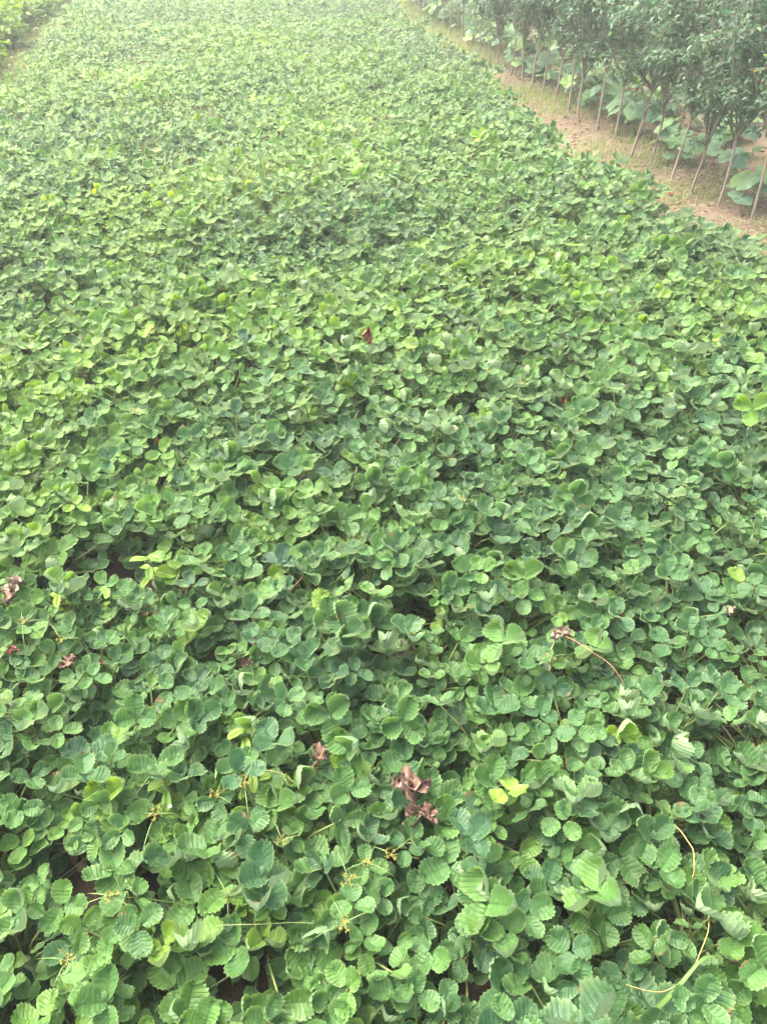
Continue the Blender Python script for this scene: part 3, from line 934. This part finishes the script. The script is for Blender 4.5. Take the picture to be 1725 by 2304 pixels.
dead = [((0.07, 0.95), 0.275, 0.14, M_BROWN, 'large crumpled brown leaf in a dark gap near the bottom middle', 1),
        ((0.09, 0.90), 0.26, 0.11, M_BROWN, 'smaller curled brown leaf just below the large crumpled one', 2),
        ((-1.20, 1.64), 0.26, 0.13, M_TAN, 'large pale tan withered leaf at the edge beside the yellow sprigs', 3),
        ((-1.11, 1.40), 0.25, 0.07, M_DULLRED, 'dull red withered leaflet near the edge below the tan leaf', 4),
        ((-0.92, 1.37), 0.24, 0.08, M_BROWN, 'brown curled leaf under the sedge with the long stalk', 5),
        ((-0.83, 1.38), 0.23, 0.06, M_BROWN, 'small brown leaf scrap next to the curled one under the sedge', 6),
        ((0.53, 1.46), 0.27, 0.09, M_TAN, 'dried tan flower truss at the end of a red-brown stolon', 7),
        ((0.73, 1.56), 0.25, 0.055, M_ORANGE, 'orange and brown withered leaflet above the dried flower truss', 8),
        ((-0.41, 1.36), 0.24, 0.07, M_BROWN, 'brown shrivelled leaf between plants left of the middle', 9),
        ((0.07, 1.42), 0.24, 0.08, M_TAN, 'pinkish-tan shrivelled leaf in the middle of the field', 10),
        ((0.10, 1.48), 0.23, 0.06, M_DULLRED, 'small reddish leaf scrap behind the pinkish-tan leaf', 11),
        ((1.08, 1.57), 0.26, 0.07, M_TAN, 'pale dried leaf scrap near the right edge of the field view', 12),
        ((-0.17, 1.06), 0.25, 0.09, M_BROWN, 'long brown curled leaf with a diagonal dry stalk', 13),
        ((-0.30, 2.20), 0.27, 0.07, M_TAN, 'pale dried flower head on top of an upright red stalk', 14),
        ((0.34, 0.49), 0.15, 0.08, M_DULLRED, 'red withered leaf low down at the bottom edge', 15),
        ((-0.07, 3.19), 0.30, 0.19, M_REDLEAF, 'bright red leaf standing upright in the middle of the field', 16),
        ((-0.79, 1.08), 0.22, 0.06, M_DULLRED, 'red-brown leaf scrap in the lower left part', 17),
        ((-1.06, 1.22), 0.24, 0.05, M_TAN, 'tiny tan leaf scrap by the left edge', 18),
        ((-0.30, 1.83), 0.22, 0.06, M_ORANGE, 'yellow-orange old leaflet beside a dark gap', 19),
        ((-0.84, 2.58), 0.25, 0.06, M_DULLRED, 'reddish old leaflet left of the upright red leaf', 20),
        ((-0.92, 2.50), 0.24, 0.06, M_ORANGE, 'orange old leaflet beneath green leaves on the left', 21),
        ((0.80, 2.86), 0.22, 0.07, M_ORANGE, 'orange-red old leaflet in a dark gap on the right', 22),
        ((1.57, 3.68), 0.22, 0.07, M_ORANGE, 'single orange leaf deep in the foliage far right', 23),
        ((-0.98, 0.62), 0.24, 0.06, M_TAN, 'pale tan leaf tip at the lower left edge', 24),
        ((-0.39, 1.45), 0.24, 0.055, M_BROWN, 'brown dried leaf scrap on the green leaves left of the middle', 25),
        ((-0.25, 3.22), 0.24, 0.055, M_ORANGE, 'small orange leaflet left of the bright red leaf', 26)]
for (x, y), z, size, mat, lab, sd in dead:
    o = withered(900 + sd, size * 0.62, mat, 0.35, (x, y, z), sd * 1.3, lab if mat is M_REDLEAF else '')
    if 'upright' in lab and mat is M_REDLEAF:
        o.rotation_euler = (R(62), R(-12), 0.15)
        o.location.z = 0.345
    tag(o, lab, 'withered leaf', 'withered leaves on the canopy')


# ------------------------------------------------------------------ sedges with yellow heads
def sedge(x, y, h, heads, label, seed, lean=(0.1, 0.05)):
    rn = random.Random(seed)
    e = link('sedge_plant', None, None, (x, y, 0.0))
    tag(e, label, 'sedge', 'sedge weeds in the field')
    for k in range(heads):
        a = rn.uniform(0, 6.28)
        top = np.array([lean[0] + rn.gauss(0, 0.10), lean[1] + rn.gauss(0, 0.07), h * rn.uniform(0.85, 1.08)])
        qb = QB(); v, q = tube(curve_pts((rn.gauss(0, 0.01), rn.gauss(0, 0.01), 0), top, (rn.gauss(0, 0.04), rn.gauss(0.02, 0.02), 0.03), 8), np.linspace(0.0014, 0.0008, 8), 5); qb.add(v, q)
        st = link('stem', qb.mesh('stem', [M_BLADE]), e); st.color = (0.6, 1.0, 0, 1)
        for j in range(rn.randint(2, 3)):
            a = j * 2.1 + rn.uniform(-0.9, 0.9)
            v, q = blade_quads(top, np.array([math.cos(a), math.sin(a), rn.uniform(0.1, 0.9)]), np.array([0, 0, 1.0]), rn.uniform(0.03, 0.09), 0.0022, 0.6, 0.3)
            qb = QB(); qb.add(v, q, (0.3, 0, 0.5, 1))
            b = link('bract', qb.mesh('bract', [M_BLADE]), e); b.color = (0.5, 1.0, 0, 1)
        for j in range(5):
            a = j * 1.26 + rn.uniform(-0.3, 0.3)
            tip = top + np.array([math.cos(a), math.sin(a), rn.uniform(0.2, 0.8)]) * rn.uniform(0.004, 0.020)
            qb = QB()
            v, q = tube([top, tip], 0.0008, 3); qb.add(v, q)
            for s in range(rn.randint(3, 7)):
                b2 = rn.uniform(0, 6.28)
                d = np.array([math.cos(b2), math.sin(b2), rn.uniform(-0.1, 0.8)])
                v, q = tube([tip + d * 0.001, tip + d * 0.003, tip + d * 0.007], [0.0005, 0.0009, 0.0002], 4); qb.add(v, q)
            link('spikelet', qb.mesh('spikelet', [M_SPIKE]), e)
    return e


sedge(-0.98, 1.36, 0.40, 2, 'tall sedge with yellow heads on a long stalk below the yellow sprigs', 1, (-0.03, 0.10))
sedge(-0.14, 0.72, 0.33, 4, 'sedge with a cluster of yellow heads at the bottom middle', 2, (0.03, 0.02))
sedge(-0.24, 0.66, 0.30, 2, 'sedge with two yellow heads left of the bottom-middle cluster', 3, (-0.01, 0.05))
sedge(-0.46, 0.86, 0.33, 2, 'sedge with spread yellow head in the lower left', 4, (-0.03, 0.03))
sedge(-0.20, 0.86, 0.32, 2, 'small sedge left of the large crumpled brown leaf', 5, (-0.02, 0.06))
sedge(0.52, 2.86, 0.36, 2, 'sedge with yellow heads right of the bright red leaf', 6, (0.03, 0.04))
sedge(-1.65, 2.95, 0.42, 2, 'sedge leaning at the left edge with bright yellow heads', 7, (-0.08, 0.12))
sedge(0.21, 1.98, 0.34, 1, 'slender single-headed sedge in the middle of the canopy', 8, (0.02, 0.04))
sedge(0.50, 1.26, 0.32, 1, 'short sedge below the dried flower truss', 9, (0.0, 0.03))
sedge(-0.52, 0.50, 0.32, 1, 'single-headed sedge drooping at the bottom left', 10, (-0.02, 0.03))
sedge(-0.80, 2.62, 0.34, 1, 'slender sedge between strawberry plants on the left', 11, (-0.02, 0.05))
sedge(0.80, 3.9, 0.38, 2, 'sedge beside the round lime leaf', 12, (0.02, 0.05))


# ------------------------------------------------------------------ lime sprigs and lime leaves
def sprig(x, y, h, nl, label, seed, size=0.05, mat=None, name='leafy_weed'):
    rn = random.Random(seed)
    e = link(name, None, None, (x, y, 0.0))
    tag(e, label, 'weed', 'pale weeds in the field')
    top = np.array([rn.gauss(0, 0.015), rn.gauss(0, 0.015), h])
    qb = QB(); pts = curve_pts((0, 0, 0), top, (0.015, 0, 0), 6); v, q = tube(pts, np.linspace(0.003, 0.0015, 6), 5); qb.add(v, q)
    link('stem', qb.mesh('stem', [M_RED if seed % 2 else M_PET]), e)
    for k in range(nl):
        z = h * (0.62 + 0.38 * (k + 1) / nl); a = k * 2.4
        b = np.array([top[0] * z / h, top[1] * z / h, z])
        v, q, c = leaflet(size * rn.uniform(0.8, 1.15), size * 0.46, 0, 3, 0.25, 0.1, 0.0, 0.35, 0.0, 0.05, rn, smooth_rim=9)
        M = rot('z', a) @ rot('x', rn.uniform(-0.1, 0.6))
        qb = QB(); qb.add(v @ M.T + b, q, c)
        o = link('leaf', qb.mesh('leaf', [mat or M_LIME]), e)
        o.color = (rn.random(), rn.uniform(0.9, 1.1), 0, 1)
    return e


sprig(-0.79, 1.73, 0.32, 8, 'lime-yellow leafy sprig on a red stem standing above the canopy', 1, 0.055)
sprig(-0.92, 1.66, 0.27, 5, 'low lime sprig just left of the tall red-stemmed one', 2, 0.045)
sprig(-1.03, 1.60, 0.28, 5, 'yellow sprig nearest the tan withered leaf', 3, 0.048)
sprig(-0.37, 1.11, 0.29, 7, 'pale lime sprig with pointed leaves left of the bottom sedge', 4, 0.055)
sprig(-0.34, 1.03, 0.28, 5, 'second pale lime sprig just below the pointed-leaved one', 6, 0.05)
sprig(-0.55, 0.93, 0.29, 7, 'whitish-green narrow-leaved weed by the lower left sedge', 8, 0.05)
sprig(-1.07, 3.28, 0.33, 8, 'pale narrow-leaved weed in the upper left of the near plants', 10, 0.055)
sprig(-0.06, 0.47, 0.26, 5, 'small lime sprig at the very bottom of the view', 12, 0.045)
sprig(0.62, 4.3, 0.30, 6, 'fern-like pale weed left of the round lime leaf', 14, 0.05)
sprig(-1.75, 8.6, 0.34, 7, 'pale yellow weed far off in the field on the left', 16, 0.07)


def lone_leaf(x, y, z, size, label, seed, tilt, cat='leaf'):
    rn = random.Random(seed)
    v, q, c = leaflet(size, size * 0.92, 9, 3, 0.15, 0.08, 0.0, 0.1, 0.012, 0.03, rn)
    qb = QB(); qb.add(v @ rot('x', tilt).T, q, c)
    sv, sq_ = tube(curve_pts((0, 0, 0), (0, -0.03, -z + 0.02), (0.01, 0, 0), 4), 0.0017, 4)
    qb.add(sv, sq_, (0, 0, 0, 1), 1)
    o = link('lime_leaf', qb.mesh('lime_leaf', [M_LIME, M_PET]), None, (x, y, z), rn.uniform(-0.6, 0.6))
    o.color = (rn.uniform(0, 0.5), 0.95, 0, 1)
    return tag(o, label, cat, 'bright lime leaves')


lone_leaf(0.83, 4.18, 0.33, 0.075, 'round bright lime leaf standing out right of the middle', 1, R(60))
lone_leaf(-0.21, 1.56, 0.27, 0.07, 'bright lime leaf by the dark gap near the middle', 2, R(45))
lone_leaf(1.17, 1.70, 0.25, 0.06, 'small lime leaf at the right edge', 3, R(15))
lone_leaf(0.42, 2.62, 0.27, 0.06, 'bright lime leaf in the upper middle canopy', 4, R(50))
lone_leaf(1.25, 2.72, 0.27, 0.065, 'bright lime leaf on the dark plants on the right', 5, R(40))
lone_leaf(-0.72, 1.12, 0.24, 0.055, 'small bright lime leaf in the lower left', 6, R(25))


# ------------------------------------------------------------------ stolons, dry stalks and grass blades
def stalk(name, pts, rad, mat, label, cat):
    P = np.asarray(pts, float)
    t = np.linspace(0, len(P) - 1, len(P) * 4)
    S_ = np.stack([np.interp(t, np.arange(len(P)), P[:, k]) for k in range(3)], -1)
    for _i in range(6):
        S_[1:-1] = (S_[:-2] + S_[1:-1] * 2 + S_[2:]) / 4
    S_[1:-1] += np.stack([np.sin(np.arange(len(S_) - 2) * 1.1) * 0.0012, np.cos(np.arange(len(S_) - 2) * 0.8) * 0.0012, np.zeros(len(S_) - 2)], -1)
    o = P[0].copy(); qb = QB(); rad = rad * 0.72
    v, q = tube(S_ - o, np.linspace(rad, rad * 0.7, len(S_)), 6); qb.add(v, q)
    ob = link(name, qb.mesh(name, [mat]), None, tuple(o))
    return tag(ob, label, cat, 'stolons and stalks over the leaves')


stalk('dry_stolon', [(0.69, 0.86, 0.29), (0.71, 0.82, 0.30), (0.715, 0.78, 0.30), (0.70, 0.74, 0.28)], 0.0024, M_YEL, 'straw-coloured stolon hanging down over dark leaves at lower right', 'stolon')
stalk('dry_stolon', [(0.70, 0.70, 0.27), (0.72, 0.67, 0.28), (0.69, 0.61, 0.28), (0.64, 0.55, 0.27), (0.58, 0.51, 0.26), (0.50, 0.53, 0.27)], 0.0021, M_YEL, 'thin straw-coloured stolon bending by the grass blades at lower right', 'stolon')
stalk('red_stolon', [(0.54, 1.44, 0.29), (0.60, 1.38, 0.30), (0.66, 1.31, 0.30), (0.68, 1.28, 0.27)], 0.0022, M_RED, 'red-brown stolon running down from the dried flower truss', 'stolon')
stalk('red_stolon', [(0.53, 1.47, 0.27), (0.49, 1.40, 0.26), (0.485, 1.33, 0.23)], 0.0020, M_YEL, 'yellow-brown stalk arching left below the dried flower truss', 'stolon')
stalk('red_stolon', [(-0.26, 1.70, 0.28), (-0.29, 1.65, 0.28), (-0.33, 1.58, 0.25)], 0.0022, M_RED, 'short red stolon right of the dark gap near the middle', 'stolon')
stalk('red_stolon', [(-0.30, 2.20, 0.27), (-0.30, 2.12, 0.20), (-0.30, 2.10, 0.05)], 0.0022, M_RED, 'upright red stalk under the pale dried flower head', 'stolon')
stalk('red_stolon', [(-0.15, 1.07, 0.27), (-0.18, 1.03, 0.27), (-0.22, 0.97, 0.24)], 0.0022, M_RED, 'diagonal brown stalk at the long curled brown leaf', 'stolon')
stalk('dry_stolon', [(-0.36, 1.00, 0.27), (-0.28, 1.01, 0.29), (-0.22, 0.98, 0.26)], 0.0018, M_YEL, 'thin dry stalk arching by the pale lime sprigs', 'stolon')
stalk('dry_stolon', [(-0.36, 0.63, 0.30), (-0.25, 0.635, 0.305), (-0.15, 0.64, 0.29)], 0.0014, M_PET, 'straight yellow-green stalk lying across to the bottom cluster', 'stolon')
stalk('dry_stolon', [(-1.62, 2.25, 0.10), (-1.56, 2.32, 0.25), (-1.46, 2.36, 0.26)], 0.0026, M_YEL, 'brown arching runner at the left edge', 'stolon')


def grass_blade(pts, w, label):
    P = np.asarray(pts, float); o = P[0].copy()
    t = np.linspace(0, len(P) - 1, 14)
    S_ = np.stack([np.interp(t, np.arange(len(P)), P[:, k]) for k in range(3)], -1) - o
    S_[1:-1] = (S_[:-2] + S_[1:-1] * 2 + S_[2:]) / 4
    V, Q = [], []
    for i, p in enumerate(S_):
        d = S_[min(i + 1, 13)] - S_[max(i - 1, 0)]
        s = np.cross(d, (0, 0.3, 1.0)); s /= max(np.linalg.norm(s), 1e-6)
        ww = w * (1 - (i / 13) ** 2.2) + 0.0004
        V += [p - s * ww, p + np.array([0, 0, -ww * 0.5]), p + s * ww]
    for i in range(13):
        a = i * 3
        Q += [(a, a + 1, a + 4, a + 3), (a + 1, a + 2, a + 5, a + 4)]
    qb = QB(); qb.add(V, Q, (0.3, 0, 0.5, 1))
    ob = link('grass_blade', qb.mesh('grass_blade', [M_BLADE]), None, tuple(o))
    ob.color = (0.3, 1.1, 0, 1)
    tag(ob, label, 'grass blade', 'grass blades at the bottom')


grass_blade([(0.50, 0.44, 0.0), (0.52, 0.47, 0.18), (0.60, 0.52, 0.29), (0.66, 0.57, 0.31), (0.71, 0.58, 0.28)], 0.0052, 'long green grass blade arching to the right at the bottom')
grass_blade([(0.52, 0.40, 0.0), (0.53, 0.43, 0.2), (0.54, 0.47, 0.33)], 0.003, 'upright thin grass blade left of the arching one')
grass_blade([(0.56, 0.40, 0.0), (0.56, 0.42, 0.15), (0.58, 0.46, 0.27)], 0.0026, 'short grass blade between the two longer blades')
grass_blade([(-0.02, 0.88, 0.0), (-0.03, 0.95, 0.2), (-0.05, 1.03, 0.30), (-0.09, 1.10, 0.31)], 0.003, 'curved grass blade above the bottom-middle sedge')


# ------------------------------------------------------------------ small white flowers
for i, (x, y, lab) in enumerate(((-0.515, 0.90, 'tiny white flower at the narrow-leaved weed lower left'), (-0.40, 0.60, 'tiny white flower low at the bottom left'),
                                 (0.10, 3.95, 'tiny white flower far up in the middle canopy'), (-0.40, 2.02, 'tiny white flower near the upright red stalk')), 1):
    qb = QB()
    v, q = tube([(0, 0, -0.25), (0.004, 0, -0.1), (0, 0, 0)], 0.0012, 4); qb.add(v, q, (0, 0, 0, 1), 1)
    for k in range(7):
        a = k * 0.898
        v, q = blade_quads(np.zeros(3), np.array([math.cos(a), math.sin(a), 0.25]), np.array([0, 0, 1.0]), 0.0045, 0.003, 0.1, 0.1); qb.add(v, q)
    tag(link('white_flower', qb.mesh('white_flower', [M_WHITE, M_PET]), None, (x, y, 0.30)), lab, 'flower', 'tiny white flowers')


# ------------------------------------------------------------------ red tape on a trunk, red wrapper and yellow stalk on the strip
qb = QB()
v, q = tube([(0, 0, -0.02), (0, 0, 0.02)], 0.018, 10); qb.add(v, q)
v, q = blade_quads(np.array([-0.022, -0.02, 0.03]), np.array([0.35, -0.15, 1.0]), np.array([0, -1.0, 0.1]), 0.05, 0.02, 0.1, 0.2); qb.add(v, q)
v, q = blade_quads(np.array([-0.02, -0.024, -0.02]), np.array([-0.1, -0.2, -1.0]), np.array([0, -1.0, 0.0]), 0.07, 0.02, 0.1, 0.2); qb.add(v, q)
tag(link('red_tape', qb.mesh('red_tape', [M_TAPE], False), None, tuple(TAPE_AT)), 'strip of red tape tied round a sapling trunk', 'tape')
qb = QB()
n = 9
g = np.array([[(i / (n - 1) - 0.5) * 0.07, (j / (n - 1) - 0.5) * 0.025, 0.0] for i in range(n) for j in range(n)])
g[:, 2] = 0.014 * vnoise(g[:, 0], g[:, 1], 0.014, 3) + 0.3 * np.abs(g[:, 1])
ix = np.arange(n * n).reshape(n, n)
qb.add(g, np.stack([ix[:-1, :-1], ix[1:, :-1], ix[1:, 1:], ix[:-1, 1:]], -1).reshape(-1, 4))
tag(link('red_wrapper', qb.mesh('red_wrapper', [M_TAPE], False), None, (2.36, 6.32, float(strip_z(2.36, 6.32)) + 0.006), 0.5), 'scrap of red wrapper lying on the bare soil', 'wrapper')
stalk('yellow_stalk', [(2.62, 6.66, 0.07), (2.72, 6.72, 0.08), (2.80, 6.78, 0.12), (2.84, 6.88, 0.16)], 0.008, M_YEL, 'thick yellow fallen squash stalk on the soil between two saplings', 'stalk')


# ------------------------------------------------------------------ thin haze volume over the field
hm, hnt, hnd, hlk = new_mat('haze')
pv = hnd.new('ShaderNodeVolumePrincipled')
pv.inputs['Color'].default_value = (0.93, 1.0, 0.97, 1)
pv.inputs['Density'].default_value = 0.005
pv.inputs['Anisotropy'].default_value = 0.2
ho = hnd.new('ShaderNodeOutputMaterial'); hlk.new(pv.outputs[0], ho.inputs['Volume'])
hb = QB()
hb.add(ico * np.array([S + 5, S + 5, 2.5]) + np.array([0, 0, 1.5]), iq)
tag(link('haze', hb.mesh('haze', [hm], False)), 'thin haze over the field', 'haze', kind='stuff')
